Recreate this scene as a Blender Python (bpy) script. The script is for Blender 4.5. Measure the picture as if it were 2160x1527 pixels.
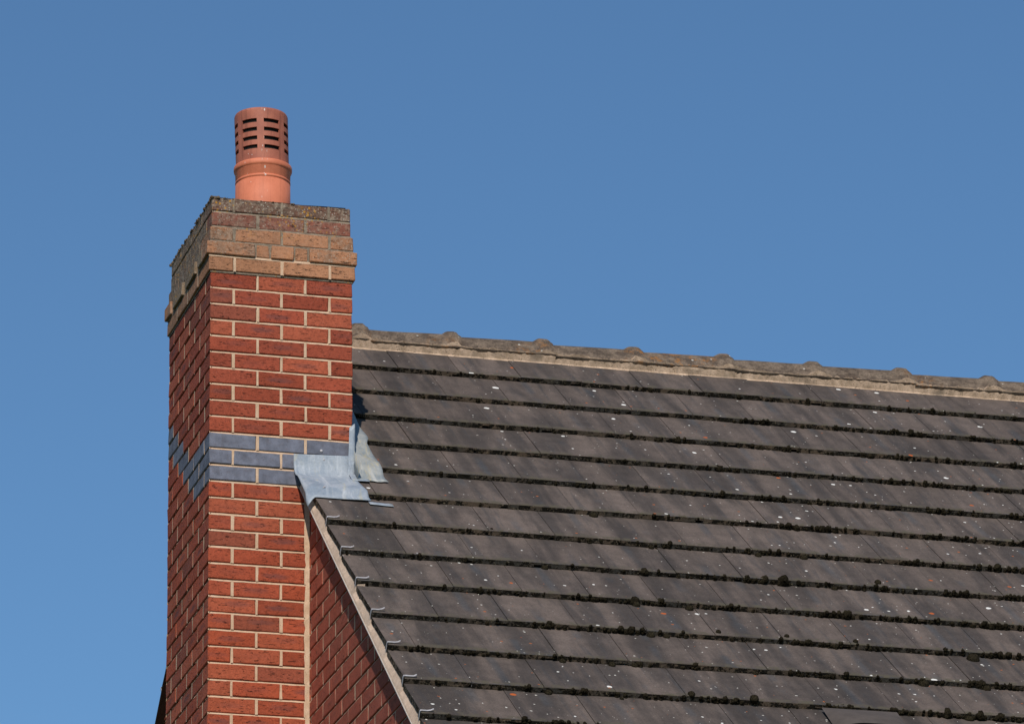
import bpy, math, random
from math import sin, cos, pi, radians, sqrt, exp
from mathutils import Vector, Matrix, noise as mnoise

random.seed(7)
for o in list(bpy.data.objects): bpy.data.objects.remove(o)
scene = bpy.context.scene
COL = scene.collection
HZ = 9.50                       # height of the first red course of the chimney above the ground

# ------------------------------------------------------------------ camera
cam_d = bpy.data.cameras.new('camera'); cam = bpy.data.objects.new('camera', cam_d); COL.objects.link(cam)
cam_d.sensor_width = 36; cam_d.lens = 10672.58/2160*36; cam_d.clip_start = .5; cam_d.clip_end = 5000
def cam_rot():
    ya, pt, ro = .27511, .34164, -.01407
    r = Vector((cos(ya), -sin(ya), 0)); f = Vector((sin(ya), cos(ya), 0)); u = Vector((0, 0, 1))
    f2 = f*cos(pt) + u*sin(pt); u2 = -f*sin(pt) + u*cos(pt)
    r3 = r*cos(ro) + u2*sin(ro); u3 = -r*sin(ro) + u2*cos(ro)
    return r3, f2, u3
r3, f3, u3 = cam_rot()
loc = Vector((-4.42355, -20.56534, -7.91292 + HZ))
cam.matrix_world = Matrix(((r3.x, u3.x, -f3.x, loc.x), (r3.y, u3.y, -f3.y, loc.y), (r3.z, u3.z, -f3.z, loc.z), (0, 0, 0, 1)))
scene.camera = cam
scene.render.resolution_x = 1024; scene.render.resolution_y = 723

# ------------------------------------------------------------------ sky and sun
SUN = Vector((.2474, .7549, -.6074)).normalized()      # direction the light travels
ELEV = math.asin(-SUN.z); AZ = math.atan2(-SUN.x, -SUN.y)
w = bpy.data.worlds.new('World'); scene.world = w; w.use_nodes = True
nt = w.node_tree; nt.nodes.clear()
sky = nt.nodes.new('ShaderNodeTexSky'); sky.sky_type = 'NISHITA'; sky.sun_disc = False
sky.sun_elevation = ELEV; sky.sun_rotation = AZ; sky.altitude = 0; sky.air_density = 1.0; sky.dust_density = 0.0; sky.ozone_density = 5.0
bg = nt.nodes.new('ShaderNodeBackground'); bg.inputs['Strength'].default_value = .10
out = nt.nodes.new('ShaderNodeOutputWorld')
tint = nt.nodes.new('ShaderNodeMix'); tint.data_type = 'RGBA'; tint.blend_type = 'MULTIPLY'; tint.inputs[0].default_value = 1
tint.inputs[7].default_value = (.75, .915, .965, 1)
nt.links.new(sky.outputs[0], tint.inputs[6]); nt.links.new(tint.outputs[2], bg.inputs['Color']); nt.links.new(bg.outputs[0], out.inputs['Surface'])
sun_d = bpy.data.lights.new('sun', 'SUN'); sun_d.energy = 3.75; sun_d.angle = radians(.53); sun_d.color = (1, .925, .82)
sun = bpy.data.objects.new('sun', sun_d); COL.objects.link(sun)
sun.rotation_euler = SUN.to_track_quat('-Z', 'Y').to_euler(); sun.location = (-10, -30, 40)
scene.view_settings.view_transform = 'Standard'; scene.view_settings.look = 'None'
scene.view_settings.exposure = 0; scene.view_settings.gamma = 1
scene.render.engine = 'CYCLES'

# ------------------------------------------------------------------ node helper
class NT:
    def __init__(s, name, rough=.9, spec=.3):
        s.m = bpy.data.materials.new(name); s.m.use_nodes = True; s.t = s.m.node_tree; s.n = s.t.nodes
        s.b = s.n['Principled BSDF']; s.b.inputs['Roughness'].default_value = rough
        s.b.inputs['Specular IOR Level'].default_value = spec
        s.tc = s.n.new('ShaderNodeTexCoord')
    def lk(s, a, b):
        if isinstance(a, (int, float)): b.default_value = a
        elif isinstance(a, tuple): b.default_value = a + (1,) if len(a) == 3 and len(b.default_value) == 4 else a
        else: s.t.links.new(a, b)
    def obj(s): return s.tc.outputs['Object']
    def uv(s): return s.tc.outputs['UV']
    def map(s, v, scale=(1, 1, 1), loc=(0, 0, 0), rot=(0, 0, 0)):
        n = s.n.new('ShaderNodeMapping'); s.lk(v, n.inputs['Vector'])
        n.inputs['Scale'].default_value = scale; n.inputs['Location'].default_value = loc; n.inputs['Rotation'].default_value = rot
        return n.outputs[0]
    def noise(s, v, scale, detail=4, rough=.6, dist=0, out='Fac'):
        n = s.n.new('ShaderNodeTexNoise'); s.lk(v, n.inputs['Vector']); n.inputs['Scale'].default_value = scale
        n.inputs['Detail'].default_value = detail; n.inputs['Roughness'].default_value = rough; n.inputs['Distortion'].default_value = dist
        return n.outputs[out]
    def vor(s, v, scale, rnd=1):
        n = s.n.new('ShaderNodeTexVoronoi'); s.lk(v, n.inputs['Vector']); n.inputs['Scale'].default_value = scale
        n.inputs['Randomness'].default_value = rnd
        return n.outputs['Distance'], n.outputs['Color']
    def math(s, op, a, b=0, c=0, clamp=False):
        n = s.n.new('ShaderNodeMath'); n.operation = op; n.use_clamp = clamp
        for i, x in enumerate((a, b, c)): s.lk(x, n.inputs[i])
        return n.outputs[0]
    def ss(s, x, lo, hi):                       # smooth step
        n = s.n.new('ShaderNodeMapRange'); n.interpolation_type = 'SMOOTHSTEP'
        s.lk(x, n.inputs['Value']); s.lk(lo, n.inputs['From Min']); s.lk(hi, n.inputs['From Max'])
        return n.outputs[0]
    def rng(s, x, a, b, c, d):
        n = s.n.new('ShaderNodeMapRange'); s.lk(x, n.inputs['Value'])
        for i, k in zip((a, b, c, d), ('From Min', 'From Max', 'To Min', 'To Max')): n.inputs[k].default_value = i
        return n.outputs[0]
    def mix(s, f, a, b, mode='MIX'):
        n = s.n.new('ShaderNodeMix'); n.data_type = 'RGBA'; n.blend_type = mode
        s.lk(f, n.inputs[0]); s.lk(a, n.inputs[6]); s.lk(b, n.inputs[7]); return n.outputs[2]
    def scale(s, col, f): 
        n = s.n.new('ShaderNodeVectorMath'); n.operation = 'SCALE'; s.lk(col, n.inputs[0]); s.lk(f, n.inputs['Scale']); return n.outputs[0]
    def sep(s, v):
        n = s.n.new('ShaderNodeSeparateXYZ'); s.lk(v, n.inputs[0]); return n.outputs
    def attr(s, name):
        n = s.n.new('ShaderNodeAttribute'); n.attribute_name = name; return n.outputs['Color']
    def comb(s, x, y, z):
        n = s.n.new('ShaderNodeCombineXYZ')
        for i, k in enumerate((x, y, z)): s.lk(k, n.inputs[i])
        return n.outputs[0]
    def bump(s, h, strength, dist, prev=None):
        n = s.n.new('ShaderNodeBump'); n.inputs['Strength'].default_value = strength; n.inputs['Distance'].default_value = dist
        s.lk(h, n.inputs['Height'])
        if prev is not None: s.lk(prev, n.inputs['Normal'])
        return n.outputs[0]
    def done(s, col, nrm=None, rough=None):
        s.lk(col, s.b.inputs['Base Color'])
        if nrm is not None: s.lk(nrm, s.b.inputs['Normal'])
        if rough is not None: s.lk(rough, s.b.inputs['Roughness'])
        return s.m

def lichen(M, v, col, amount, big=1.0):
    """speckled white, grey and orange crust over a surface; amount 0..1 (socket or number)"""
    n1 = M.noise(v, 55*big, 6, .75); n2 = M.noise(v, 16, 3, .6); n3 = M.noise(v, 7, 2, .5)
    crust = M.ss(M.math('ADD', M.math('MULTIPLY', n2, .6), M.math('MULTIPLY', n1, .4)), .40, .58)
    f = M.math('MULTIPLY', crust, amount)
    g = M.mix(M.ss(n1, .34, .66), (.070, .050, .037), (.34, .26, .195))
    col = M.mix(f, col, g)
    d, c = M.vor(v, 95); cs = M.sep(c)
    wsp = M.math('MULTIPLY', M.math('MULTIPLY', M.math('LESS_THAN', d, .26), M.math('GREATER_THAN', cs[0], .60)), amount)
    col = M.mix(wsp, col, (.42, .38, .32))
    d2, c2 = M.vor(v, 70)
    osp = M.math('MULTIPLY', M.math('MULTIPLY', M.math('LESS_THAN', d2, .36), M.ss(n3, .50, .62)), amount)
    osp = M.math('MULTIPLY', osp, M.math('GREATER_THAN', M.sep(c2)[1], .45))
    return M.mix(osp, col, (.50, .24, .03)), n1

# ------------------------------------------------------------------ materials
def mat_brick():
    M = NT('weathered_brick', .88, .25); v = M.obj(); base = M.attr('bcol'); par = M.sep(M.attr('bpar')); uv = M.sep(M.uv())
    fine = M.noise(v, 420, 4, .7); mid = M.noise(v, 60, 4, .6); big = M.noise(v, 9, 2, .5)
    drag = M.noise(M.map(v, (30, 30, 190)), 1, 5, .7, .6)
    f = M.math('ADD', M.rng(fine, .3, .7, .52, 1.44), M.rng(mid, .3, .7, -.22, .22))
    f = M.math('MULTIPLY', f, M.rng(big, .3, .7, .92, 1.08))
    c = M.scale(base, f)
    c = M.mix(M.math('MULTIPLY', M.ss(mid, .52, .72), .45), c, M.scale(base, .62))
    # smoky stretched burn mark in the middle of many stretchers
    du = M.math('DIVIDE', M.math('SUBTRACT', uv[0], M.math('MULTIPLY', M.math('SUBTRACT', par[0], .5), .05)), .058)
    dv = M.math('DIVIDE', M.math('SUBTRACT', uv[1], M.math('MULTIPLY', M.math('SUBTRACT', par[0], .5), .012)), .0125)
    e = M.math('ADD', M.math('MULTIPLY', du, du), M.math('MULTIPLY', dv, dv))
    e = M.math('ADD', e, M.math('MULTIPLY', M.math('SUBTRACT', drag, .5), 4.5))
    bl = M.math('MULTIPLY', M.math('MULTIPLY', M.math('SUBTRACT', 1, M.ss(e, -.2, 1.8)), par[1]), M.rng(fine, .35, .6, .45, 1))
    c = M.mix(bl, c, (.085, .048, .052))
    # drag cracks
    cr = M.math('MULTIPLY', M.math('SUBTRACT', 1, M.ss(drag, .37, .425)), M.ss(M.noise(v, 34, 3, .6), .44, .56))
    spots = M.math('LESS_THAN', M.vor(v, 160)[0], .13)
    c = M.mix(M.math('MULTIPLY', M.math('MAXIMUM', cr, M.math('MULTIPLY', spots, .7)), .85), c, M.scale(base, .22))
    sp2, sc2 = M.vor(v, 210)
    lime = M.math('MULTIPLY', M.math('LESS_THAN', sp2, .14), M.math('GREATER_THAN', M.sep(sc2)[0], .86))
    c = M.mix(M.math('MULTIPLY', lime, .5), c, (.55, .42, .34))
    c, n1 = lichen(M, v, c, par[2])
    h = M.math('ADD', M.math('MULTIPLY', fine, .35), M.math('SUBTRACT', M.math('MULTIPLY', mid, .6), M.math('MULTIPLY', cr, 1.0)))
    h = M.math('ADD', h, M.math('MULTIPLY', M.math('MULTIPLY', n1, par[2]), 2.2))
    return M.done(c, M.bump(h, 1.0, .0035))
def mat_blue():
    M = NT('blue_engineering_brick', .80, .15); v = M.obj(); base = M.attr('bcol')
    fine = M.noise(v, 300, 4, .7); mid = M.noise(v, 22, 4, .6)
    c = M.scale(base, M.math('ADD', M.rng(fine, .3, .7, .88, 1.1), M.rng(mid, .3, .7, -.28, .28)))
    c = M.mix(M.math('MULTIPLY', M.ss(M.noise(v, 40, 3, .7), .5, .7), .35), c, (.11, .085, .085))
    pit = M.math('LESS_THAN', M.vor(v, 95)[0], .12)
    c = M.mix(M.math('MULTIPLY', pit, .8), c, (.03, .03, .04))
    return M.done(c, M.bump(M.math('SUBTRACT', M.math('MULTIPLY', fine, .3), pit), .5, .001))
def mat_mortar(name, a, b, dirt=.35, lich=0):
    M = NT(name, .95, .1); v = M.obj()
    fine = M.noise(v, 320, 5, .75); mid = M.noise(v, 26, 4, .6)
    c = M.mix(M.ss(mid, .3, .7), a, b)
    c = M.scale(c, M.rng(fine, .3, .7, .8, 1.15))
    d = M.math('LESS_THAN', M.vor(v, 110)[0], M.math('MULTIPLY', M.noise(v, 18, 2), .42))
    c = M.mix(M.math('MULTIPLY', d, dirt), c, (.10, .075, .055))
    c = M.mix(M.math('MULTIPLY', M.ss(M.noise(v, 5, 3, .6), .56, .72), dirt), c, (.16, .13, .10))
    if lich: c, _ = lichen(M, v, c, lich)
    return M.done(c, M.bump(M.math('ADD', fine, mid), .8, .003))
def mat_tile():
    M = NT('concrete_roof_tile', .85, .3); v = M.obj(); uv = M.sep(M.uv()); par = M.sep(M.attr('bpar')); P = M.sep(v)
    fine = M.noise(v, 360, 4, .75); mid = M.noise(v, 14, 4, .6)
    # runs down the slope
    streak = M.noise(M.map(v, (9, 1.3, 1.3)), 1, 4, .55, .3)
    streak2 = M.noise(M.map(v, (24, 2.0, 2.0), (3, 1, 7)), 1, 3, .6, .4)
    c = M.mix(M.ss(streak, .34, .64), (.056, .045, .040), (.120, .092, .078))
    c = M.mix(M.math('MULTIPLY', M.ss(streak2, .52, .72), .5), c, (.042, .042, .045))
    # bluish wear line along the middle of the tiles
    mid_line = M.math('MULTIPLY', M.math('SUBTRACT', 1, M.ss(M.math('ABSOLUTE', uv[0]), .004, .030)), M.ss(M.noise(v, 3.1, 2), .45, .60))
    c = M.mix(M.math('MULTIPLY', mid_line, .45), c, (.052, .060, .070))
    c = M.scale(c, M.rng(par[0], 0, 1, .84, 1.13))
    c = M.scale(c, M.rng(fine, .3, .7, .74, 1.26)); c = M.scale(c, M.rng(mid, .3, .7, .84, 1.16))
    c = M.scale(c, M.rng(M.noise(v, 90, 4, .7), .35, .65, .86, 1.14))
    c = M.mix(M.math('MULTIPLY', M.ss(uv[1], -.035, -.012), M.ss(M.noise(v, 30, 4, .7), .40, .62)), c, (.082, .070, .048))
    grow = M.math('ADD', M.rng(P[0], .4, 3.6, .0, .5), M.rng(P[1], 1.4, -2, .0, .5))
    wob = M.noise(v, 70, 2, .5, 0, 'Color')
    vv = M.n.new('ShaderNodeMixRGB'); vv.blend_type = 'ADD'; vv.inputs[0].default_value = .012; M.lk(v, vv.inputs[1]); M.lk(wob, vv.inputs[2]); vw = vv.outputs[0]
    for sc, thr, r, k, cc in ((10, .83, .135, 0, (.72, .70, .66)), (17, .83, .12, 1, (.66, .64, .60)), (31, .86, .14, 2, (.55, .52, .47)), (42, .90, .15, 0, (.5, .47, .42)), (8, .875, .095, 2, (.42, .095, .02)), (26, .955, .15, 1, (.35, .10, .03))):
        d, cl = M.vor(vw, sc); cl = M.sep(cl)
        rad = M.math('MULTIPLY', M.math('ADD', .28, M.math('MULTIPLY', M.math('POWER', cl[(k+1) % 3], 2.5), .85)), r)
        th = M.math('SUBTRACT', thr + .045, M.math('MULTIPLY', grow, .26))
        f = M.math('MULTIPLY', M.math('SUBTRACT', 1, M.ss(M.math('SUBTRACT', d, rad), -.01, .02)), M.math('GREATER_THAN', cl[k], th))
        c = M.mix(f, c, cc)
    # pale dust of young lichen close to the verge and the chimney
    near = M.math('MULTIPLY', M.math('SUBTRACT', 1, M.ss(P[0], .45, 1.0)), M.ss(M.noise(v, 130, 4, .8), .60, .70))
    c = M.mix(M.math('MULTIPLY', near, .6), c, (.33, .26, .16))
    return M.done(c, M.bump(M.math('ADD', fine, M.math('MULTIPLY', mid, .5)), .6, .0015))
def mat_butt():
    M = NT('mossy_tile_edge', .95, .1); v = M.obj(); P = M.sep(v)
    n1 = M.noise(v, 110, 5, .8); n2 = M.noise(v, 28, 4, .7); n3 = M.noise(v, 2.2, 3, .6)
    c = M.mix(M.ss(n3, .42, .60), (.060, .055, .048), (.135, .098, .070))
    c = M.mix(M.ss(n2, .45, .53), c, (.014, .012, .009))
    c = M.mix(M.ss(n1, .56, .66), c, (.30, .24, .16))
    c = M.mix(M.math('MULTIPLY', M.ss(M.noise(v, 60, 3, .7), .62, .70), .6), c, (.06, .05, .022))
    return M.done(c, M.bump(M.math('ADD', n1, n2), 1, .008))
def mat_ridge():
    M = NT('weathered_ridge_tile', .92, .2); v = M.obj(); P = M.sep(v)
    n = M.noise(v, 130, 5, .8); m = M.noise(v, 16, 4, .65)
    c = M.mix(M.ss(m, .38, .62), (.100, .074, .056), (.20, .150, .110)); c = M.scale(c, M.rng(n, .35, .65, .5, 1.5))
    c = M.mix(M.math('MULTIPLY', M.ss(M.noise(v, 75, 3, .8), .60, .68), .8), c, (.035, .030, .022))
    o = M.math('MULTIPLY', M.ss(M.noise(v, 26, 4, .75), .50, .62), M.ss(M.noise(M.map(v, (1.1, 1, 1)), 1.6, 1), .47, .60))
    c = M.mix(M.math('MULTIPLY', o, .65), c, (.36, .15, .035))
    d, cl = M.vor(v, 30); cl = M.sep(cl)
    c = M.mix(M.math('MULTIPLY', M.math('LESS_THAN', d, .17), M.math('GREATER_THAN', cl[0], .88)), c, (.55, .52, .46))
    return M.done(c, M.bump(M.math('ADD', n, m), .9, .006))
def mat_pot(name, a, b, soot):
    M = NT(name, .62, .35); v = M.obj(); P = M.sep(v)
    n = M.noise(v, 12, 4, .6); f = M.noise(v, 260, 4, .7); st = M.noise(M.map(v, (60, 60, 3.5)), 1, 4, .6)
    c = M.mix(M.ss(n, .3, .7), a, b); c = M.scale(c, M.rng(f, .3, .7, .93, 1.07))
    c = M.mix(M.math('MULTIPLY', M.ss(st, .50, .68), soot), c, M.scale(a, .42))
    d, cl = M.vor(M.map(v, (1, 1, .55)), 75); cl = M.sep(cl)
    line = M.math('SUBTRACT', 1, M.ss(M.math('ABSOLUTE', M.math('SUBTRACT', P[0], .315)), .004, .016))
    w_ = M.math('MULTIPLY', M.math('MULTIPLY', M.math('LESS_THAN', d, .30), M.math('GREATER_THAN', cl[0], .50)), line)
    w2 = M.math('MULTIPLY', M.math('LESS_THAN', d, .10), M.math('GREATER_THAN', cl[1], .88))
    c = M.mix(M.math('MULTIPLY', M.math('MAXIMUM', w_, w2), .8), c, (.75, .68, .62))
    return M.done(c, M.bump(M.math('ADD', n, M.math('MULTIPLY', f, .3)), .25, .003))
def mat_lead(name='weathered_lead', tone=(1, 1, 1), stain=.5):
    M = NT(name, .60, .4); v = M.obj()
    n = M.noise(v, 9, 5, .65, .6); st = M.noise(M.map(v, (26, 5, 5)), 1, 5, .65, .8); f = M.noise(v, 120, 4, .7)
    c = M.mix(M.ss(n, .35, .65), (.21, .255, .315), (.34, .375, .42))
    c = M.mix(M.math('MULTIPLY', M.ss(st, .52, .72), .6), c, (.52, .54, .57))
    c = M.mix(M.math('MULTIPLY', M.ss(M.noise(M.map(v, (40, 8, 8), (9, 3, 1)), 1, 4, .6), .58, .72), .35), c, (.19, .22, .265))
    c = M.mix(M.math('MULTIPLY', M.ss(M.noise(M.map(v, (14, 3.4, 3.4), (4, 0, 2)), 1.5, 4, .7, 1.2), .54, .70), stain), c, (.46, .40, .22))
    c = M.mix(1.0, c, tone, 'MULTIPLY')
    c = M.scale(c, M.rng(f, .3, .7, .9, 1.1))
    M.b.inputs['Metallic'].default_value = .08
    return M.done(c, M.bump(M.math('ADD', n, M.math('MULTIPLY', f, .15)), .5, .010))
def mat_plain(name, col, rough=.8, var=.15, sc=40, metal=0, spec=.3):
    M = NT(name, rough, spec); v = M.obj(); n = M.noise(v, sc, 4, .65)
    M.b.inputs['Metallic'].default_value = metal
    return M.done(M.scale(col, M.rng(n, .3, .7, 1-var, 1+var)), M.bump(n, .4, .003))
def mat_moss(name, a, b):
    M = NT(name, 1, .05); v = M.obj(); n = M.noise(v, 190, 4, .8); m = M.noise(v, 12, 2)
    c = M.mix(M.ss(n, .35, .7), a, b); c = M.scale(c, M.rng(m, .3, .7, .6, 1.5))
    return M.done(c, M.bump(n, 1, .006))
def mat_ground():
    M = NT('grass_and_soil', .95, .1); v = M.obj(); n = M.noise(v, 3, 6, .7); m = M.noise(v, .2, 3, .6)
    return M.done(M.mix(M.ss(m, .4, .6), M.scale((.06, .09, .03), M.rng(n, .3, .7, .6, 1.4)), M.scale((.10, .10, .045), M.rng(n, .3, .7, .6, 1.4))), M.bump(n, .6, .05))
def mat_farbrick():
    M = NT('plain_brick_wall', .9, .2); v = M.obj(); P = M.sep(v)
    b = M.n.new('ShaderNodeTexBrick'); M.lk(M.comb(M.math('ADD', P[0], P[1]), P[2], 0), b.inputs['Vector'])
    b.inputs['Scale'].default_value = 1; b.inputs['Brick Width'].default_value = .225; b.inputs['Row Height'].default_value = .075
    b.inputs['Mortar Size'].default_value = .005; b.inputs['Color1'].default_value = (.30, .055, .03, 1); b.inputs['Color2'].default_value = (.22, .045, .03, 1)
    b.inputs['Mortar'].default_value = (.5, .37, .26, 1)
    return M.done(b.outputs['Color'])

MB_, MBL, MM = mat_brick(), mat_blue(), mat_mortar('pointing_mortar', (.56, .38, .25), (.66, .47, .33), .25)
MMC = mat_mortar('weathered_cap_mortar', (.17, .135, .10), (.34, .27, .20), .7, .5)
MMR = mat_mortar('ridge_bedding_mortar', (.44, .315, .22), (.70, .51, .37), .75, .06)
MMV = mat_mortar('verge_bedding_mortar', (.52, .385, .29), (.64, .48, .37), .25)
MT, MBU, MR = mat_tile(), mat_butt(), mat_ridge()
MP = mat_pot('terracotta', (.56, .165, .085), (.66, .205, .11), .15)
MCW = mat_pot('sooty_terracotta', (.43, .140, .084), (.32, .100, .064), .55)
ML = mat_lead(); MLS = mat_lead('lichen_stained_lead', (1.10, 1.02, .88), .5)
MUC = mat_plain('cement_board', (.55, .50, .46), .9, .15)
MUD = mat_plain('far_verge_shade_tone', (.045, .028, .022), .9, .2)  # shade under the far verge, put into the colour of board and bedding
MCL = mat_plain('aluminium_strip', (.44, .42, .43), .6, .3, 60, .2)
MDK = mat_plain('dark_void', (.006, .006, .006), 1, .1)
MMO = mat_moss('dark_moss', (.007, .006, .0045), (.040, .032, .018))
MMG = mat_moss('grey_brown_moss', (.060, .042, .028), (.22, .165, .11))
MVT = mat_plain('grey_plastic', (.082, .067, .060), .95, .15, 20)
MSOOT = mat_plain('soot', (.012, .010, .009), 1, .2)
MGR, MFB = mat_ground(), mat_farbrick()
MWH = mat_plain('painted_board', (.7, .7, .68), .5, .05)

# ------------------------------------------------------------------ mesh helper
class MBd:
    def __init__(s): s.v = []; s.f = []; s.mi = []; s.uv = []; s.c = []; s.p = []; s.mats = []
    def mat(s, m):
        if m not in s.mats: s.mats.append(m)
        return s.mats.index(m)
    def face(s, pts, m, uv=None, c=(.5, .5, .5), p=(0, 0, 0), flip=False):
        b = len(s.v); s.v.extend([tuple(q) for q in pts]); idx = list(range(b, b+len(pts)))
        if flip: idx.reverse(); uv = list(reversed(uv)) if uv else None
        s.f.append(idx); s.mi.append(s.mat(m)); s.uv.append(uv or [(0, 0)]*len(pts)); s.c.append(c); s.p.append(p)
    def grid(s, rows, m, c=(.5, .5, .5), p=(0, 0, 0), close=False):
        b = len(s.v); nr = len(rows); nc = len(rows[0])
        for r in rows: s.v.extend([tuple(q) for q in r])
        for i in range(nr-1):
            for j in range(nc if close else nc-1):
                k = (j+1) % nc
                s.f.append([b+i*nc+j, b+i*nc+k, b+(i+1)*nc+k, b+(i+1)*nc+j]); s.mi.append(s.mat(m)); s.uv.append([(0, 0)]*4); s.c.append(c); s.p.append(p)
    def build(s, name, parent=None, smooth=False):
        me = bpy.data.meshes.new(name)
        me.from_pydata([(x, y, z+HZ) for x, y, z in s.v], [], s.f)
        for m in s.mats: me.materials.append(m)
        me.polygons.foreach_set('material_index', s.mi)
        uvl = me.uv_layers.new(name='UVMap'); flat = []
        for u in s.uv:
            for a in u: flat.extend(a)
        uvl.data.foreach_set('uv', flat)
        for nm, src in (('bcol', s.c), ('bpar', s.p)):
            at = me.color_attributes.new(nm, 'FLOAT_COLOR', 'CORNER'); fl = []
            for fc, cc in zip(s.f, src): fl.extend((cc[0], cc[1], cc[2], 1.0)*len(fc))
            at.data.foreach_set('color', fl)
        if smooth: me.polygons.foreach_set('use_smooth', [True]*len(s.f))
        me.update()
        o = bpy.data.objects.new(name, me); COL.objects.link(o)
        if parent: o.parent = parent
        return o

def R(a, b): return random.uniform(a, b)

def chamfer_box(mb, x0, x1, y0, y1, z0, z1, m, col, par, ch=.0030, jit=.0019, clampz=None):
    """a brick: box with broken arrises; UV in metres from the centre of each face"""
    X = (x0, x1); Y = (y0, y1); Z = (z0, z1)
    cn = {}
    for i in (0, 1):
        for j in (0, 1):
            for k in (0, 1):
                cn[i, j, k] = (X[i]+R(-jit, jit), Y[j]+R(-jit, jit), Z[k]+R(-jit, jit)*.7)
    def pt(i, j, k, ax):
        x, y, z = cn[i, j, k]; sx, sy, sz = (1-2*i), (1-2*j), (1-2*k)
        if ax != 0: x += sx*ch
        if ax != 1: y += sy*ch
        if ax != 2: z += sz*ch
        if clampz: z = min(z, clampz(y))
        return (x, y, z)
    cx, cy, cz = (x0+x1)/2, (y0+y1)/2, (z0+z1)/2
    def add(pts, ax):
        uv = [((q[1]-cy) if ax == 0 else (q[0]-cx), q[2]-cz if ax != 2 else q[1]-cy) for q in pts]
        a = Vector(pts[0]); n = Vector((0, 0, 0))
        for t in range(1, len(pts)-1): n += (Vector(pts[t])-a).cross(Vector(pts[t+1])-a)
        ctr = sum((Vector(q) for q in pts), Vector())/len(pts) - Vector((cx, cy, cz))
        mb.face(pts, m, uv, col, par, flip=n.dot(ctr) < 0)
    for s in (0, 1):
        add([pt(s, 0, 0, 0), pt(s, 1, 0, 0), pt(s, 1, 1, 0), pt(s, 0, 1, 0)], 0)
        add([pt(0, s, 0, 1), pt(1, s, 0, 1), pt(1, s, 1, 1), pt(0, s, 1, 1)], 1)
        add([pt(0, 0, s, 2), pt(1, 0, s, 2), pt(1, 1, s, 2), pt(0, 1, s, 2)], 2)
        for t in (0, 1):
            add([pt(0, s, t, 1), pt(1, s, t, 1), pt(1, s, t, 2), pt(0, s, t, 2)], 1)
            add([pt(s, 0, t, 0), pt(s, 1, t, 0), pt(s, 1, t, 2), pt(s, 0, t, 2)], 0)
            add([pt(s, t, 0, 0), pt(s, t, 1, 0), pt(s, t, 1, 1), pt(s, t, 0, 1)], 0)
            for q in (0, 1): add([pt(s, t, q, 0), pt(s, t, q, 1), pt(s, t, q, 2)], 0)

def wall_strip(mb, P0, P1, z0, z1, nrm, m, dtop, dbot, seg=.03, clampz=None, jit=.0007):
    """a bed joint: runs from P0 to P1 (x,y), dtop/dbot = depth behind the brick face at its top and bottom"""
    L = sqrt((P1[0]-P0[0])**2+(P1[1]-P0[1])**2); n = max(2, int(L/seg)); rows = [[], []]
    for i in range(n+1):
        t = i/n; x = P0[0]+(P1[0]-P0[0])*t; y = P0[1]+(P1[1]-P0[1])*t
        for r, (d, z) in enumerate(((dbot, z0), (dtop, z1))):
            dd = d+R(-jit, jit); zz = z + (R(-.0008, .0008) if r == 0 else 0)
            yy = y-nrm[1]*dd
            if clampz: zz = min(zz, clampz(yy))
            rows[r].append((x-nrm[0]*dd, yy, zz))
    mb.grid(rows, m)

# ------------------------------------------------------------------ house root
def tag(o, label=None, cat=None, group=None, kind=None):
    if label: o['label'] = label
    if cat: o['category'] = cat
    if group: o['group'] = group
    if kind: o['kind'] = kind
    return o
house = bpy.data.objects.new('brick_house', None); COL.objects.link(house)
tag(house, 'red brick house with a tall gable chimney and a mossy dark tiled roof', 'house')

W, D, GX = .6445, .890, .4466                 # chimney width and depth, plane of the gable wall
RY, RZ, PR = 1.42376, .2929, .6899            # ridge line (y, z) and roof pitch
S0, G, T = .43264, .33649, .026               # first butt edge, gauge, step between courses
VX = .420                                     # verge
CP, SP = cos(PR), sin(PR)
KX = W/.665
def RF(x, s, h=0, side=-1):
    return (x, RY + side*(s*CP + h*SP), RZ - s*SP + h*CP)
def tile_h(s):
    """height of the tile surface over the plane through the butt edges"""
    i = math.ceil((s-S0)/G - 1e-6)
    return -T*(1-(s-(S0+G*(i-1)))/G)
def rake(y):                                  # underside of the verge over the gable wall
    s = abs(RY-y)/CP
    return RZ - abs(RY-y)*SP/CP - .078/CP

# ------------------------------------------------------------------ brickwork
def brick_col(k, blue=False):
    """colour and parameters of a red brick in course k below the cap"""
    if blue:
        a = R(.88, 1.1); return (.150*a, .158*a, .200*a), (random.random(), 0, 0)
    t = min(1, max(0, k/22)); a = R(.84, 1.16)
    hue = random.random()
    top = Vector((.285, .057, .031)); bot = Vector((.365, .072, .030)); c = top.lerp(bot, .15+.85*t)
    c = c.lerp(Vector((.27, .068, .040)), .35*hue)*a
    r_ = random.random()
    if r_ < .16: c = c.lerp(Vector((.42, .110, .055)), .5)
    elif r_ < .30: c = c.lerp(Vector((.20, .070, .045)), .5)
    return tuple(c), (random.random(), random.choice((0, 0, .15, .3, .5, .7)), 0)

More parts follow.
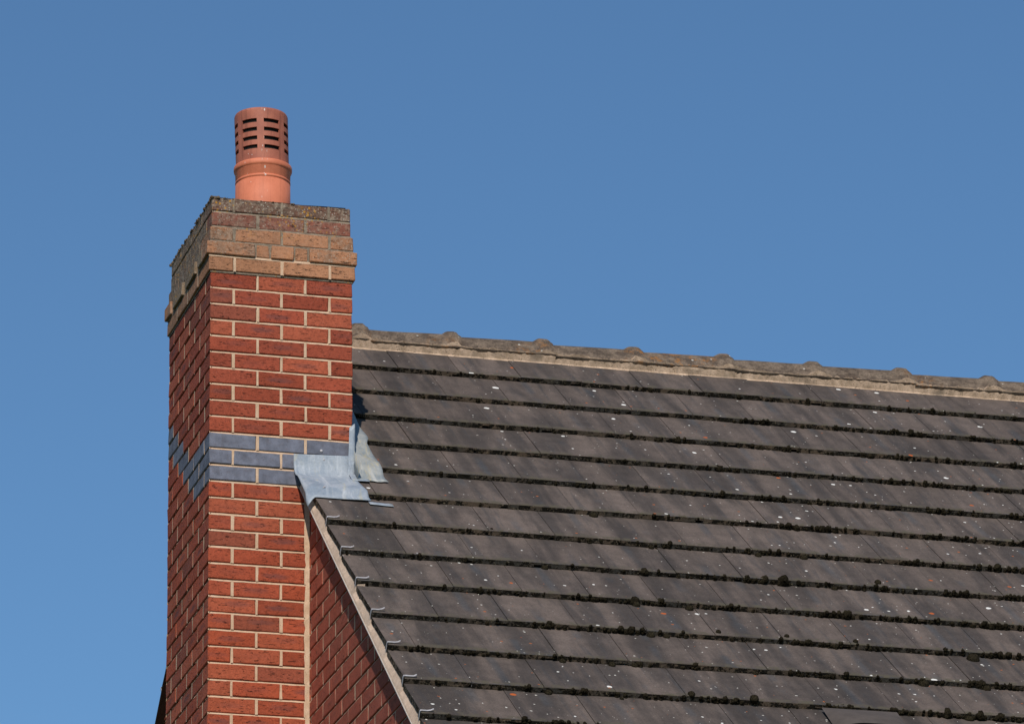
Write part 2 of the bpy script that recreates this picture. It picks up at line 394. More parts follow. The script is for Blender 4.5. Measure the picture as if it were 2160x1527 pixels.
def ring_course(mb, z, hgt, k, kind, off=0, col=None, mort=MM, weather=0, joint=.010, skip=None):
    """one course of the stack; kind A = three stretchers in front, B = half, two, half"""
    z0, z1 = z+joint*.5, z+hgt-joint*.5
    e = off
    bricks = []
    if kind == 'A':
        bricks += [(0, .215, 0, .1025), (.225, .44, 0, .1025), (.45, .665, 0, .1025)]
        bricks += [(0, .215, .7875, .89), (.225, .44, .7875, .89), (.45, .665, .7875, .89)]
        for y0 in (.1125, .3375, .5625): bricks += [(0, .1025, y0, y0+.215), (.5625, .665, y0, y0+.215)]
    else:
        for y0 in (0, .225, .45, .675): bricks += [(0, .1025, y0, y0+.215), (.5625, .665, y0, y0+.215)]
        for x0 in (.1125, .3375): bricks += [(x0, x0+.215, 0, .1025), (x0, x0+.215, .7875, .89)]
    for (x0, x1, y0, y1) in bricks:
        left, front = x0 == 0, y0 == 0
        m = MB_
        if col: c, p = col(x0, y0, left)
        else:
            blue = False
            if k in (11, 12, 13) and not left: blue = True
            if left and y0 > 0 or (left and kind == 'B'):
                blue = (k, round(y0, 4)) in BLUE_LEFT
            if front and k in (11, 12, 13): blue = True
            c, p = brick_col(k, blue); m = MBL if blue else MB_
        d = R(-.0012, .0012)
        X0 = x0*KX - (e+d if x0 == 0 else 0); X1 = x1*KX + (e+d if x1 == .665 else 0)
        Y0 = y0 - (e+d if y0 == 0 else 0); Y1 = y1 + (e+d if y1 == .89 else 0)
        chamfer_box(mb, X0, X1, Y0, Y1, z0, z1, m, c, p)
    # perpends, nearly flush
    fl = .0006
    xs = [.22, .445] if kind == 'A' else [.1075, .3325, .5575]
    ys = [.1075, .3325, .5575, .7825] if kind == 'A' else [.22, .445, .67]
    for x in xs:
        ja, jb = R(.004, .0085), R(.004, .0085)
        wall_strip(mb, ((x-ja)*KX, -e), ((x+jb)*KX, -e), z0-.002, z1+.002, (0, -1), mort, fl, fl, .02)
        wall_strip(mb, ((x+.007)*KX, D+e), ((x-.007)*KX, D+e), z0-.002, z1+.002, (0, 1), mort, fl, fl, .02)
    for y in ys:
        wall_strip(mb, (-e, y+.007), (-e, y-.007), z0-.002, z1+.002, (-1, 0), mort, fl*.5, fl*.5, .02)
        wall_strip(mb, (W+e, y-.007), (W+e, y+.007), z0-.002, z1+.002, (1, 0), mort, fl, fl, .02)

def bed_ring(mb, z, off, mort=MM, j=.010, dtop=.0085, dbot=.0010):
    e = off
    for P0, P1, n in (((-e, -e), (W+e, -e), (0, -1)), ((W+e, -e), (W+e, D+e), (1, 0)), ((W+e, D+e), (-e, D+e), (0, 1)), ((-e, D+e), (-e, -e), (-1, 0))):
        wall_strip(mb, P0, P1, z-j*.5-.001, z+j*.5+.001, n, mort, dtop, dbot)

def core(mb, x0, x1, y0, y1, z0, z1, m):
    P = [(x0, y0), (x1, y0), (x1, y1), (x0, y1)]
    for i in range(4):
        a, b = P[i], P[(i+1) % 4]; mb.face([(a[0], a[1], z0), (b[0], b[1], z0), (b[0], b[1], z1), (a[0], a[1], z1)], m)
    mb.face([(x, y, z1) for x, y in P], m)

# diaper pattern of blue bricks on the left face: (course below the cap, y of the brick)
BLUE_LEFT = set()
A_Y = (.1125, .3375, .5625, .7875); B_Y = (0, .225, .45, .675)
BLUE_LEFT |= {(11, 0), (11, .1125), (11, .3375), (10, .45), (9, .5625), (8, .675), (7, .7875), (12, 0), (12, .225), (13, 0), (13, .1125)}

chimney_mb = MBd()
NC = 50
for k in range(1, NC):
    kind = 'A' if k % 2 == 1 else 'B'
    ring_course(chimney_mb, -.075*k, .075, k, kind)
    bed_ring(chimney_mb, -.075*k, 0)
core(chimney_mb, .009, W-.009, .009, D-.009, -HZ, -.002, MM)
zl = -.075*(NC-1)
core(chimney_mb, 0, W, 0, D, -HZ, zl, MFB)
chimney = chimney_mb.build('chimney', house)
chimney['label'] = 'tall red brick chimney stack with a band of blue bricks and a buff corbelled top'

# corbelled cap: buff courses, then two weathered dark courses
cap = MBd()
def ccol(base, wl, wf, spread=.12):
    def f(x0, y0, left):
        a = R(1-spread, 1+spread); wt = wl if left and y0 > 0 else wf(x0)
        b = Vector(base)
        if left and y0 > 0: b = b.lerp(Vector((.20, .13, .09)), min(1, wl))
        return tuple(b*a), (random.random(), 0, wt)
    return f
buff = (.41, .190, .100)
H5 = .072
core(cap, -.002, W+.002, -.002, D+.002, -.004, 3*H5-.006, MMC); core(cap, .012, W-.012, .012, D-.012, 3*H5-.01, 5*H5-.006, MMC)
ring_course(cap, 0, H5, 0, 'B', .011, ccol(buff, .25, lambda x: .05), MM)
bed_ring(cap, 0, 0)
# dentil course: long bricks, small recessed ones between
def dentil(z):
    z0, z1 = z+.006, z+H5-.005; e = .020
    def seq(L, pat):
        tot = sum(pat)+.010*(len(pat)-1); k = L/tot; x = 0; o = []
        for i, a in enumerate(pat): o.append((x*k, (x+a)*k, i)); x += a+.010
        return o
    for (a, b, i) in seq(W+2*e, [.225, .058, .105, .058, .225]):
        rec = i % 2 == 1; d = e if not rec else .010
        wt = .55 if i in (0, 4) else .12
        for yy in (0, 1):
            y0, y1 = (-d, .10) if yy == 0 else (D-.10, D+d)
            chamfer_box(cap, a-e, b-e, y0, y1, z0, z1+R(-.001, .001), MB_, tuple(Vector(buff)*R(.88, 1.1)), (random.random(), 0, wt))
    for (a, b, i) in seq(D-.20, [.10, .055, .225, .055, .225, .055]):
        rec = i % 2 == 1; d = e if not rec else .008
        for xx in (0, 1):
            x0, x1 = (-d, .10) if xx == 0 else (W-.10, W+d)
            chamfer_box(cap, x0, x1, .102+a, .102+b, z0, z1, MB_, tuple(Vector((.26, .18, .115))*R(.85, 1.1)), (random.random(), 0, .75 if xx == 0 else .3))
dentil(H5)
core(cap, -.006, W+.006, -.006, D+.006, H5-.002, 2*H5, MMC)
wall_strip(cap, (-.011, -.011), (W+.011, -.011), H5-.005, H5+.006, (0, -1), MM, .004, .001)
wall_strip(cap, (-.011, D+.011), (-.011, -.011), H5-.005, H5+.006, (-1, 0), MMC, .004, .001)
ring_course(cap, 2*H5, H5, 0, 'B', .004, ccol(buff, .9, lambda x: .65 if x == 0 else (.5 if x > .5 else .16)), MMC)
bed_ring(cap, 2*H5, .004, MMC, dtop=.003)
ring_course(cap, 3*H5, H5, 0, 'A', -.005, ccol((.23, .082, .055), 1, lambda x: .50), MMC)
bed_ring(cap, 3*H5, -.004, MMC, dtop=.004)
ring_course(cap, 4*H5, H5, 0, 'B', -.006, ccol((.17, .085, .058), 1, lambda x: .85), MMC)
bed_ring(cap, 4*H5, -.006, MMC, dtop=.006)
cap_o = cap.build('corbelled_cap', chimney)
cap_o['label'] = 'buff oversailing brick courses under two lichen-crusted dark courses'

# mortar flaunching round the pot
fl = MBd(); ZT = 5*H5
rows = []
PCX, PCY = .3355, .445
for t in range(5):
    row = []; f = t/4
    for a in range(32):
        th = 2*pi*a/32; c_, s_ = cos(th), sin(th)
        kx = min((W/2)/max(1e-6, abs(c_)), (D/2)/max(1e-6, abs(s_)))
        ro = kx-.006; r = ro*(1-f)+.115*f
        cx, cy = (W/2)*(1-f)+PCX*f, (D/2)*(1-f)+PCY*f
        row.append((cx+c_*r, cy+s_*r, ZT-.006+.065*f**1.3+R(-.003, .003)))
    rows.append(row)
fl.grid(rows, MMC, close=True)
fl.build('flaunching', chimney, True)

# chimney pot and louvred cowl (lathes; the cowl has real slots through its wall)
def lathe(mb, prof, cx, cy, m, n=72, tilt=(0, 0), z0=0, skip=None):
    rows = []
    for (r, z) in prof:
        rows.append([(cx+r*cos(2*pi*a/n)+(z-z0)*tilt[0], cy+r*sin(2*pi*a/n)+(z-z0)*tilt[1], z) for a in range(n)])
    mb.grid(rows, m, close=True)
pot = MBd()
ro = .1265
lathe(pot, [(ro+.006, .34), (ro+.003, .42), (ro, .50), (ro-.001, .602), (ro-.004, .604), (ro-.004, .609), (ro, .611), (ro, .617), (ro-.004, .619), (ro-.004, .624), (ro-.001, .627),
            (ro, .664), (ro+.002, .666), (ro+.006, .670), (ro+.007, .676), (ro+.007, .686), (ro+.005, .692), (ro-.002, .696), (ro-.016, .696), (ro-.018, .60), (ro-.018, .45)], PCX, PCY, MP, 80)
pot.build('chimney_pot', chimney, True)
cw = MBd()
CR, TH = .1210, .007; NSEG = 7*24; ZB, ZTp = .690, .946; TX, TY = -.030, 0
rowsz = [ZB, ZB+.004, ZB+.056]
slots = []
for r in range(4):
    a = ZB+.055+r*.0425; slots.append((a, a+.0190))
zs = [(ZB, -.002), (ZB+.006, .0), (ZB+.030, 0)]
levels = [ZB, ZB+.005, ZB+.03]
for a, b in slots: levels += [a, b]
levels += [ZTp-.022, ZTp-.010, ZTp-.003, ZTp]
def rad(z):
    r = CR + .002*(z-ZB)/(ZTp-ZB)
    if z < ZB+.004: r -= .002
    if z > ZTp-.012: r -= .003*((z-(ZTp-.012))/.012)**2*1.6
    return r
A0 = radians(-90-3.5) - 0.0
def in_slot(j):                 # 7 slots of 37 degrees
    return (j % 24) < 17
def cpt(r, j, z):
    th = radians(-97.8) + 2*pi*j/NSEG
    return (PCX-.002+r*cos(th)+(z-ZB)*TX, PCY+r*sin(th), z)
slot_lv = {levels.index(a) for a, b in slots}
for i in range(len(levels)-1):
    z0, z1 = levels[i], levels[i+1]
    for j in range(NSEG):
        hole = i in slot_lv and in_slot(j)
        if not hole:
            cw.face([cpt(rad(z0), j, z0), cpt(rad(z0), j+1, z0), cpt(rad(z1), j+1, z1), cpt(rad(z1), j, z1)], MCW)
            cw.face([cpt(rad(z0)-TH, j, z0), cpt(rad(z0)-TH, j+1, z0), cpt(rad(z1)-TH, j+1, z1), cpt(rad(z1)-TH, j, z1)], MCW, flip=True)
            if i in slot_lv:
                if in_slot((j+1) % NSEG): cw.face([cpt(rad(z0), j+1, z0), cpt(rad(z0)-TH, j+1, z0), cpt(rad(z1)-TH, j+1, z1), cpt(rad(z1), j+1, z1)], MCW)
                if in_slot((j-1) % NSEG): cw.face([cpt(rad(z0), j, z0), cpt(rad(z0)-TH, j, z0), cpt(rad(z1)-TH, j, z1), cpt(rad(z1), j, z1)], MCW)
        else:
            cw.face([cpt(rad(z0), j, z0), cpt(rad(z0), j+1, z0), cpt(rad(z0)-TH, j+1, z0), cpt(rad(z0)-TH, j, z0)], MCW)
            cw.face([cpt(rad(z1), j, z1), cpt(rad(z1), j+1, z1), cpt(rad(z1)-TH, j+1, z1), cpt(rad(z1)-TH, j, z1)], MCW)
for j in range(NSEG):           # lid and bottom rim
    cw.face([cpt(rad(ZTp), j, ZTp), cpt(rad(ZTp), j+1, ZTp), (PCX-.002+(ZTp-ZB)*TX, PCY, ZTp+.004)], MCW)
    cw.face([cpt(rad(ZB), j, ZB), cpt(rad(ZB), j+1, ZB), cpt(rad(ZB)-TH, j+1, ZB), cpt(rad(ZB)-TH, j, ZB)], MCW, flip=True)
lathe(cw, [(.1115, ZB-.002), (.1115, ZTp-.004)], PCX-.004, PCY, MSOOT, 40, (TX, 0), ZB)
cwo = cw.build('pot_cowl', chimney)
cwo['label'] = 'darker terracotta cowl with four rows of slots, leaning slightly'

# ------------------------------------------------------------------ gable wall
gw = MBd()
def gable_part(ya, yb, zb):
    """bricks of the gable between y=ya and y=yb (ya<yb), down to zb; outer face at x=GX"""
    k = 1 if True else 0
    for k in range(-12, int(-zb/.075)+1):
        z = -.075*k; z0, z1 = z+.005, z+.070
        ph = .1125 if k % 2 else 0
        n0 = int(math.floor((ya-.0-ph)/.227))-1; n1 = int(math.ceil((yb-ph)/.227))+1
        anyb = False
        for n in range(n0, n1):
            a = n*.227+ph-.03; b = a+.217
            a2, b2 = max(a, ya), min(b, yb)
            if b2-a2 < .02: continue
            if max(rake(a2), rake(b2)) < z0+.004: continue
            if min(rake(a2), rake(b2)) < z0: # cut brick
                while b2-a2 > .03 and rake(a2) < z0 and a2 < RY: a2 += .01
                while b2-a2 > .03 and rake(b2) < z0 and b2 > RY: b2 -= .01
                if b2-a2 < .03: continue
            c, p = brick_col(22)
            c = tuple(Vector(c).lerp(Vector((.37, .090, .058)), .65))
            p = (p[0], p[1]*.4, .05)
            d = R(-.0012, .0012)
            chamfer_box(gw, GX+d, GX+.10, a2, b2, z0, z1, MB_, c, p, clampz=lambda y: rake(y))
            if a2 == a: wall_strip(gw, (GX, a+.002), (GX, a-.012), z0-.002, z1+.002, (-1, 0), MM, .0008, .0008, .02, clampz=rake)
            anyb = True
        lim_a, lim_b = ya, yb
        zz = z+.005
        # bed joint below this course
        s_len = (RZ-.078/CP-z)/(SP/CP)
        ja, jb = max(ya, RY-s_len), min(yb, RY+s_len)
        if jb-ja > .03: wall_strip(gw, (GX, jb), (GX, ja), z-.006, z+.006, (-1, 0), MM, .0085, .0010, clampz=rake)
YE = 2.62*1.0
YF = -2.75                      # front wall plane
YBK = 2*RY-YF
gable_part(-2.75, -.012, -3.05)
gable_part(D+.012, YBK, -3.05)
def gcore(x, ya, yb, zb, m, n=2):
    pts = [(x, ya, zb), (x, yb, zb), (x, yb, rake(yb)-.0)]
    if ya < RY < yb: pts.append((x, RY, rake(RY)))
    pts.append((x, ya, rake(ya)))
    gw.face(pts, m)
gcore(GX+.0085, YF, YBK, -3.05, MM)
gw.face([(GX, YF, -HZ), (GX, YBK, -HZ), (GX, YBK, -3.048), (GX, YF, -3.048)], MFB)
# vertical mortar joint where the stack meets the gable
rows = [[], []]
for i in range(90):
    z = -3.05+i*.026
    if z > rake(-.01)-.0: break
    rows[0].append((GX-.018+R(-.005, .005), -.0015, z)); rows[1].append((GX+.002, -.004+R(-.003, .002), z))
gw.grid(rows, MM)
gable = gw.build('gable_wall', house)

# other walls (plain, out of the photograph)
XR = 7.4
ow = MBd()
zt = RZ-(RY-YF)*SP/CP-.08
ow.face([(GX, YF, -HZ), (XR, YF, -HZ), (XR, YF, zt), (GX, YF, zt)], MFB)
ow.build('front_wall', house)
ow = MBd(); ow.face([(XR, YBK, -HZ), (GX, YBK, -HZ), (GX, YBK, zt), (XR, YBK, zt)], MFB); ow.build('rear_wall', house)
ow = MBd(); ow.face([(XR, YF, -HZ), (XR, YBK, -HZ), (XR, YBK, rake(YBK)), (XR, RY, rake(RY)), (XR, YF, rake(YF))], MFB); ow.build('side_wall', house)

# ------------------------------------------------------------------ roof tiles
XE = XR+.05
NCOURSE = 16
rf = MBd()
def tile(x0, x1, i, side, last=False):
    s1 = S0+G*i; s0 = max(s1-G-.05, .0); g = .0012
    dh = R(-.0012, .0012); tl = R(-.0010, .0010); ds = R(-.0025, .0025); par = (random.random(), random.random(), 0)
    rr = random.choice((.012, .020, .034, .034, .05)) if x1-x0 > .12 and random.random() < .7 else 0; nlo = R(-.019, -.012)
    xm = x1-rr
    def hh(s): return -T*(1-(s-(s1-G))/G)
    th = .0245
    def P(x, s, h, ): return RF(x, s, h + dh + tl*(x-x0)/.3*2, side)
    a, b = x0+g, x1-g; cx = (a+b)/2
    def f(pts, m, uv=None):
        rf.face(pts, m, uv, (.5,)*3, par, flip=(side > 0))
    sb = s1+ds
    nx = 7; xs = [a+(b-a)*t/(nx-1) for t in range(nx-1)]+[max(a+(b-a)*.86, xm), b]
    wv = [R(-.0016, .0016) for _ in xs]
    for t in range(nx):      # top surface, slightly wavy lower edge with a broken arris
        xa, xb = xs[t], xs[t+1]
        A = P(xa, s0, hh(s0)); B = P(xb, s0, hh(s0)); C = P(xb, sb-.003+wv[t+1], hh(s1-.003)); D_ = P(xa, sb-.003+wv[t], hh(s1-.003))
        f([D_, C, B, A], MT, [(xa-cx, 0), (xb-cx, 0), (xb-cx, -G), (xa-cx, -G)])
        lo = -th if xb <= xm+.0015 or rr == 0 else nlo
        E = P(xb, sb+wv[t+1], -.003); F = P(xa, sb+wv[t], -.003)
        f([F, E, C, D_], MT, [(0, 0)]*4)
        bo = .0008
        H_ = P(xb, sb+bo+wv[t+1], lo); I = P(xa, sb+bo+wv[t], lo)
        f([I, H_, E, F], MBU)
        f([P(xa, s0, hh(s0)-th), P(xb, s0, hh(s0)-th), H_, I], MBU)
    for x, fl_ in ((a, False), (b, True)):
        q = [P(x, s0, hh(s0)-th), P(x, sb, -th), P(x, sb, 0-.002), P(x, s0, hh(s0))]
        rf.face(q, MBU if x0 <= VX+.001 and not fl_ else MT, None, (.5,)*3, par, flip=(fl_ ^ (side > 0)))
for side in (-1, 1):
    for i in range(NCOURSE):
        ph = 1.4330 if i % 2 == 0 else .998
        w_ = .2995; x = ph
        while x > VX+.05: x -= w_
        xs = [VX]; x += w_
        if x-VX < .07: x += w_
        while x < XE: xs.append(x); x += w_
        xs.append(XE)
        for a, b in zip(xs, xs[1:]): tile(a, b, i, side)
roof = rf.build('roof', house)
roof['label'] = 'plain dark concrete tiles in half bond with lichen spots'

# ridge tiles
def ridge_profile(sc0, n=15):
    pts = []
    for t in range(n):
        u = -1+2*t/(n-1)
        y = .125*u; z = -.075+.100*(1-abs(u)**1.75); sc = sc0*(1-.9*abs(u)**3)
        nv = Vector((y*1.0, (z+.13)*1.0)).normalized()
        pts.append((y+nv.x*sc, z+nv.y*sc))
    return pts
def ridge_tile(x0, L, collar=True):
    m = MBd(); rows = []
    st = [(0, 0), (.02, 0)]+[(q, 0) for q in (.10, .2, .3) if q < L-.1]+[(L-.086, 0), (L-.080, .002), (L-.062, .013), (L-.052, .0165), (L-.022, .0165), (L-.014, .015), (L-.001, .003), (L+.006, 0)]
    tw = R(-.004, .004); dz = R(-.003, .003)
    for (x, s) in st:
        rows.append([(x0+x+R(-.001, .001), RY+y+tw*(x-L/2), RZ+z+dz+R(-.0012, .0012)+(.022+tw)*(x-L/2)*(1 if z > -.05 else .3)) for y, z in ridge_profile(s)])
    m.grid(rows, MR)
    for r in (rows[0], rows[-1]): m.face(r, MR)
    inner = [[(p[0], RY+(p[1]-RY)*.88, p[2]-.014) for p in r] for r in rows]
    m.grid(inner, MR)
    for e in (0, -1): m.grid([[r[e] for r in rows], [r[e] for r in inner]], MR)
    o = m.build('ridge_tile', roof, True)
    return o
x = 1.0242-.4556*2+.031
XR0 = x
ridges = []
while x < XE-.05:
    L = min(.4556, XE-x); xs_ = x
    if x < VX-.015: xs_, L = VX-.015, L-(VX-.015-x)
    if L > .12: ridges.append(ridge_tile(xs_, L))
    x += .4556

# mortar under the ridge
rm = MBd()
for side in (-1, 1):
    n = int((XE-VX)/.012); rows = [[], [], [], [], []]
    for i in range(n+1):
        x = VX+(XE-VX)*i/n
        jx = (x-XR0+.042+.2278) % .4556; near = abs(jx-.2278)
        up = .022*exp(-(near/.040)**2)
        w1 = mnoise.noise(Vector((x*7, side*3, 0)))*.011+mnoise.noise(Vector((x*45, side*3, 2)))*.007
        w2 = mnoise.noise(Vector((x*11, side*5, 7)))*.005+mnoise.noise(Vector((x*50, 1, 7)))*.003
        y0 = .110; zt_ = -.070+up+w1*1.3
        sbot = .160+w2; b = RF(x, sbot, tile_h(sbot)-.004, side)
        out_ = .008*exp(-(near/.042)**2)
        rows[0].append((x, RY+side*(y0-.02), RZ+zt_+.012)); rows[1].append((x, RY+side*(y0+.0145+out_+w1*.5), RZ+zt_))
        rows[2].append((x, RY+side*(y0+.008+w2*.5), RZ+zt_-.012-up*.9)); rows[3].append((x, b[1]-side*.002, b[2]+.012)); rows[4].append(b)
    rm.grid(rows, MMR)
rm.build('ridge_mortar', roof)

# verge: undercloak board, bedding mortar, clips
for side in (-1, 1):
    uc = MBd(); SL = S0+G*(NCOURSE-1)
    P = lambda x, s, h: RF(x, s, h, side)
    x0, x1, h0, h1 = .4050, GX+.10, -.0810, -.0765
    sec = [(x0, h0), (x0, h1), (x1, h1), (x1, h0)]
    for i in range(4):
        a, b = sec[i], sec[(i+1) % 4]
        uc.face([P(a[0], 0, a[1]), P(b[0], 0, b[1]), P(b[0], SL, b[1]), P(a[0], SL, a[1])], MUC if side < 0 else MUD)  # far board gets the shade tone in place of pale cement
    uc.face([P(a, SL, h) for a, h in sec], MUC)
    uc.build('undercloak', roof)
    vm = MBd(); n = int(SL/.008); rows = [[], [], [], []]
    for i in range(n+1):
        s = SL*i/n
        und = tile_h(s)-.0245
        i_c = (s-S0) % G
        w1 = mnoise.noise(Vector((s*13, side*9, 0)))*.016+mnoise.noise(Vector((s*70, side*9, 4)))*.009
        top = und-.002+w1
        if i_c > G-.03: top -= .004
        if i_c < .02: top += .004
        top = max(top, -.062)
        xo = .4120+mnoise.noise(Vector((s*20, 5, side)))*.0015
        rows[0].append(P(.4068, s, -.0768)); rows[1].append(P(xo-.002+w1*.1, s, -.067)); rows[2].append(P(xo+.0125, s, top)); rows[3].append(P(xo+.045, s, top+.004))
    vm.grid(rows, MMV if side < 0 else MUD)  # far bedding is coloured with the same painted shade
    vm.build('verge_mortar', roof)

def clip(i, side=-1, bend=0):
    m = MBd(); s = S0+G*i-.014; w_ = .0050; t = .0018
    P = lambda x, sy, h: RF(x, sy, h, side)
    hx = VX-.0035
    path = [(hx+.002, -.044), (hx+.0005, -.034), (hx, -.006), (hx+.001, .0035), (hx+.006, .0052), (hx+.030, .0050), (hx+.043, .0060+bend), (hx+.050, .0095+bend), (hx+.055, .0130+bend)]
    outer = [[P(x, s+d, h) for x, h in path] for d in (-w_, w_)]
    pin = [(x+(t if k < 3 else .0), h-(t if k >= 3 else 0)) for k, (x, h) in enumerate(path)]
    inner = [[P(x, s+d, h) for x, h in pin] for d in (-w_, w_)]
    m.grid(outer, MCL); m.grid(inner, MCL)
    for e in (0, 1): m.grid([outer[e], inner[e]], MCL)
    o = m.build('verge_clip', roof)
    return o
for i in range(5, NCOURSE): clip(i, bend=R(-.001, .003))
for i in range(1, NCOURSE): clip(i, 1)

# roof vent low on the right
vt = MBd()
vx0, vx1, vs0, vs1 = 2.165, 2.49, 4.162, 4.400
rows = []
for t in range(9):
    f = t/8; s = vs0+(vs1-vs0)*f; row = []
    hgt = .047*sin(min(1, f*1.15)*pi/2)**1.2
    for j in range(17):
        u = -1+2*j/16; x = (vx0+vx1)/2+u*(vx1-vx0)/2
        h = tile_h(min(s, S0+G*11-.01))*.3 - .002 + hgt*(max(0, 1-abs(u)**3.2))**.6
        row.append(RF(x, s, h))
    rows.append(row)
vt.grid(rows, MVT)
lip = [RF((vx0+vx1)/2+(-1+2*j/16)*(vx1-vx0)/2*.97, vs1-.004, -.002+.047*(max(0, 1-abs(-1+2*j/16)**3.2))**.6*.90-.002) for j in range(17)]
base = [RF((vx0+vx1)/2+(-1+2*j/16)*(vx1-vx0)/2*.97, vs1-.004, -.028) for j in range(17)]
vt.grid([lip, base], MDK)
vt.build('roof_vent', roof, True)

# ------------------------------------------------------------------ lead flashings
def thick(o, t=.0022):
    md = o.modifiers.new('sheet', 'SOLIDIFY'); md.thickness = t; md.offset = 0
    return o
def smooth_h(s):
    return -.006+.006*cos(2*pi*(s-S0)/G)
def wob(a, b, c, k=1): return mnoise.noise(Vector((a*7, b*7, c)))*.003*k
# apron: upstand on the front of the stack, rounded on to the tiles
ap = MBd(); rows = []
sbase = RY/CP                                  # plane meets the face y=0 here
NX = 26
for t in range(19):
    f = t/18; row = []
    for j in range(NX+1):
        u = j/NX
        top = -.829+.010*u; 
        if f < .40:
            g_ = f/.40; zz = top+(-.868-top)*g_
            x = .375+(.634-.375)*u
            row.append((x, -.0085-.002*g_+wob(x, zz, 1), zz))
        elif f < .62:
            g_ = (f-.40)/.22
            xl = .375+.004*g_; xr = .634+.008*g_; x = xl+(xr-xl)*u
            q = RF(x, 1.945, smooth_h(1.945)+.008)
            c1 = (-.0105, -.935)
            y = (1-g_)**2*(-.0105)+2*g_*(1-g_)*c1[0]+g_*g_*q[1]; z = (1-g_)**2*(-.868)+2*g_*(1-g_)*c1[1]+g_*g_*q[2]
            row.append((x, y+wob(x, z, 3), z))
        else:
            g_ = (f-.62)/.38
            xl = .379+.006*g_; xr = .642+.026*g_; x = xl+(xr-xl)*u
            s_ = 1.945+(2.168-1.945)*g_
            q = RF(x, s_, smooth_h(s_)*(1-g_)+tile_h(s_)*g_+.008)
            dip = -.045*max(0, (.12-u)/.12)**1.4*g_ if u < .12 else 0
            row.append((x, q[1], q[2]+dip+wob(x, s_, 3, 1.0)))
    rows.append(row)
ap.grid(rows, ML)
thick(ap.build('apron_flashing', chimney, True))
# corner piece wrapped round the front right arris
cp = MBd(); rows = []
for t in range(13):
    f = t/12; z = -.690-.250*f; row = []
    xl = .627-.010*f
    for j in range(9):
        u = j/8
        L1 = W+.006-xl
        tot = L1+.06; d = u*1.0*tot if False else (L1*u/.625 if u <= .625 else L1+.06*(u-.625)/.375)
        if d < L1: x, y = xl+d, -.013-.003*f
        else: x, y = W+.007, -.013+(d-L1)
        zz = z
        if t >= 10: y -= .010*(f-.75)*4*(1 if d < L1 else .2); zz += .0
        row.append((x+wob(z, u, 8)*.5, y+wob(z, u, 5)*.6, zz+.022*(1-f)**2*min(1, u/.625)))
    rows.append(row)
cp.grid(rows, ML)
thick(cp.build('corner_flashing', chimney, True))
# side flashing dressed on to the tiles beside the stack
sf = MBd(); rows = []
outer = [(.60, .770), (1.0, .782), (1.30, .790), (1.44, .794), (1.50, .774), (1.54, .778), (1.66, .785), (1.82, .784), (1.90, .776), (1.945, .790)]
def xo(s):
    for (a, xa), (b, xb) in zip(outer, outer[1:]):
        if a <= s <= b: return xa+(xb-xa)*(s-a)/(b-a)
    return outer[-1][1]
n = 46
for t in range(n+1):
    s = .60+(1.945-.60)*t/n; row = [RF(W+.004, s, .075)]
    for j in range(9):
        u = j/8; x = W+.004+(xo(s)-W-.004)*u
        st = .010*(sin(x*95)*.5+.3) if s > 1.90 else 0
        h = smooth_h(s)+.007+wob(x, s, 11, 1.5)+(.006*(1-u)**4)
        row.append(RF(x, s+st, h))
    rows.append(row)
sf.grid(rows, MLS)
thick(sf.build('side_flashing', chimney, True))
# turned foot joining corner piece and side piece
ft = MBd(); rows = []
for t in range(9):
    f = t/8; row = []
    for j in range(7):
        u = j/6; s = 1.78+.185*u
        x = .622+(.70-.622)*f
        q = RF(x, s, tile_h(s)+.012+wob(x, s, 21)); 
        if q[1] > -.014 and x < W+.01: q = (q[0], -.016-.002*u, max(q[2], q[2]+.006))
        row.append(q)
    rows.append(row)
ft.grid(rows, ML); thick(ft.build('flashing_foot', chimney, True))
# loose tail of a soaker
tl_ = MBd(); rows = []
for t in range(3):
    s = 2.172+.018*t
    rows.append([RF(.655+.105*j/6, s+.002*j, tile_h(s)+.006+wob(j*.1, t, 2)) for j in range(7)])
tl_.grid(rows, ML); thick(tl_.build('soaker_tail', chimney, True))
# fixing heads
def dome(mb, c, r, m, axis='y'):
    rows = []
    for i in range(4):
        a = i/3*pi/2; rows.append([(c[0]+r*cos(a)*cos(2*pi*k/10), c[1]-r*.6*sin(a), c[2]+r*cos(a)*sin(2*pi*k/10)) for k in range(10)])
    mb.grid(rows, m, close=True)
nl = MBd(); dome(nl, (.503, -.001, -.803), .0075, MCL); nl.build('fixing_plug', chimney, True)
nl = MBd(); dome(nl, (.512, -.010, -.846), .006, MCL); nl.build('flashing_nail', chimney, True)

# ------------------------------------------------------------------ moss
def blob(mb, c, r, m, nrm=(0, -SP, CP), flat=.8, n=7, rough=.28):
    """a small lumpy cushion"""
    N = Vector(nrm).normalized(); A = Vector((1, 0, 0)); B = N.cross(A).normalized(); C0 = Vector(c)
    seed = R(0, 100); rows = []
    k = n+2
    for i in range(n):
        a = -pi*.28+(pi*.78)*i/(n-1); row = []
        for j in range(k):
            th = 2*pi*j/k
            d = A*cos(th)*cos(a)+B*sin(th)*cos(a)+N*sin(a)*flat
            rr = r*(1+rough*mnoise.noise(Vector((cos(th)*2.2, sin(th)*2.2, a*2.2+seed)))*2)
            row.append(C0+d*rr)
        rows.append(row)
    mb.grid(rows, m, close=True)

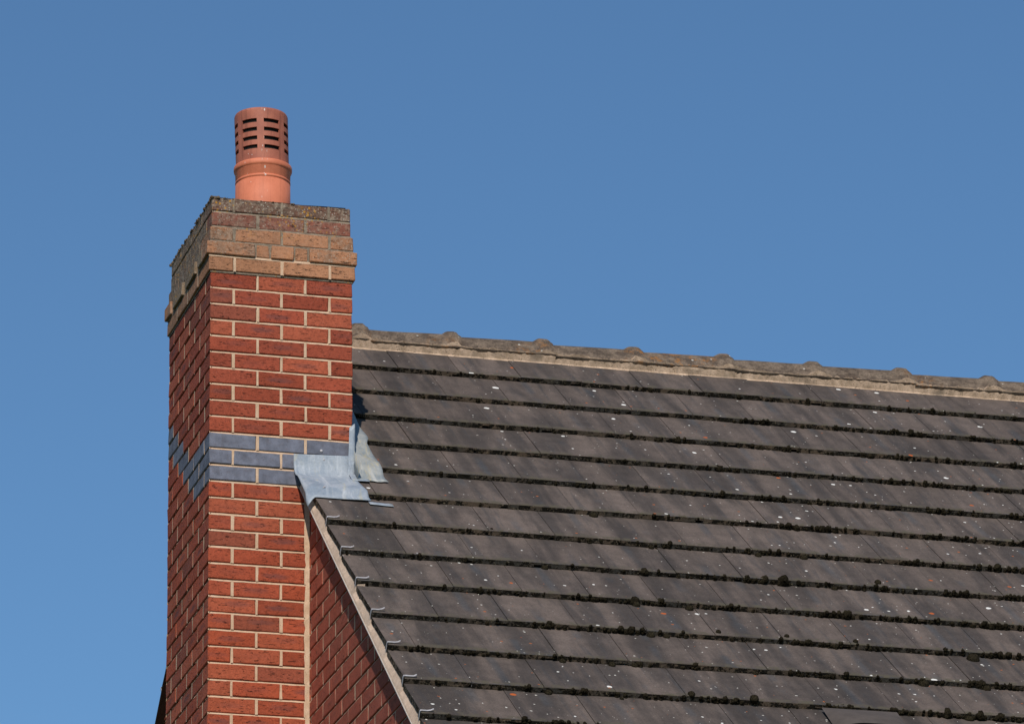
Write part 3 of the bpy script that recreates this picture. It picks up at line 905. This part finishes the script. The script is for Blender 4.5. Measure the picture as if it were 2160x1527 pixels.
mo = MBd()
random.seed(11)
for i in range(0, NCOURSE-1):
    s = S0+G*i
    x = VX+.02
    while x < 5.2:
        dens = min(1, max(0, (x-.6)/2.6*.50+i/13*.60-.20+.55*mnoise.noise(Vector((x*2.3, i*3.1, 0)))))
        clump = max(0, mnoise.noise(Vector((x*9, i*5.3, 4)))+.15)
        if random.random() < .10+.35*dens+.75*dens*clump*2:
            r = R(.0045, .0085)*(1+.35*dens+.7*clump)
            if random.random() < .07*dens: r *= 1.8
            h = R(-.022, -.001)
            n = 7 if r > .011 else 5
            blob(mo, RF(x, s+R(-.002, .004), h), r, MMO, (0, -CP, -SP*.4), .8, n, .34)
            if r > .006: blob(mo, RF(x+R(-.004, .004), s+R(0, .004), h-R(.006, .014)), r*R(.7, 1), MMO, (0, -CP, -SP*.4), .9, 5, .34)
        x += R(.004, .022)*(1.9-1.1*dens-.4*min(1, clump*2))
tag(mo.build('moss', None, True), 'small dark moss tufts growing along the lower edges of the roof tiles', 'moss', kind='stuff')

# larger single cushions, where they sit on the roof
big = [(1.917, 3.433, 22), (2.219, 3.43, 22), (2.523, 3.436, 22), (2.827, 2.745, 30), (3.033, 3.500, 55), (2.995, 3.81, 38), (2.718, 3.80, 48), (1.885, 4.13, 38), (2.358, 2.47, 30), (2.571, 2.46, 35), (2.615, 2.80, 28), (1.984, 3.80, 28), (2.814, 4.14, 40),
       (1.684, 3.47, 30), (1.616, 3.47, 35), (1.463, 3.80, 28), (1.322, 4.155, 18), (1.621, 4.12, 30), (1.313, 2.79, 30), (1.869, 3.14, 35), (1.151, 2.436, 13), (1.687, 2.13, 40), (1.634, 3.14, 35), (1.365, 3.81, 30), (1.154, 3.81, 28), (1.019, 4.14, 30), (1.871, 2.46, 25)]
for (x, s, px) in big:
    r = px/3.27*.5/470*1.6
    m = MBd(); c = RF(x, s, tile_h(s)+r*.15)
    m2 = MBd(); blob(m2, (0, 0, -HZ), r, MMO, (0, -SP, CP), .85, 10, .10)
    o = m2.build('moss_cushion', None, True); o.location = (c[0], c[1], c[2]+HZ)
    tag(o, 'rounded dark moss cushion standing proud of the tiles, bigger than the tufts', 'moss cushion', 'rounded moss cushions on the roof tiles')

# crusty moss on the top arris of the chimney
ct = MBd()
random.seed(5)
for _ in range(900):
    e = random.random()
    if e < .55: x, y = R(-.004, .03), R(0, D)
    elif e < .8: x, y = R(0, W), R(-.002, .03)
    else: x, y = R(0, W), R(0, D)
    pr = .5+.5*mnoise.noise(Vector((x*9, y*9, 3)))
    z = ZT-.004
    if x > .33 and y < .05 and random.random() < .75: continue
    if random.random() < pr: blob(ct, (x+.006, y+.004, z-.003), R(.003, .009)*(1.35 if x < .03 else .8)*(.4+pr), MMG, (0, 0, 1), .8, 5, .3)
for _ in range(700):                  # on the left face of the cap
    y = R(0, D); z = ZT-abs(random.gauss(0, .07)); off = -.001 if z > 3*H5 else .007
    if z < H5: continue
    blob(ct, (-off+.001, y, z), R(.003, .008), MMG, (-1, 0, 0), .5, 5, .3)
tag(ct.build('chimney_top_moss', None, True), 'grey-brown crust of moss and lichen on the top edge of the chimney', 'moss', kind='stuff')

# ------------------------------------------------------------------ ground
g = MBd(); g.face([(-3000, -3000, -HZ), (3000, -3000, -HZ), (3000, 3000, -HZ), (-3000, 3000, -HZ)], MGR)
tag(g.build('ground'), kind='structure')
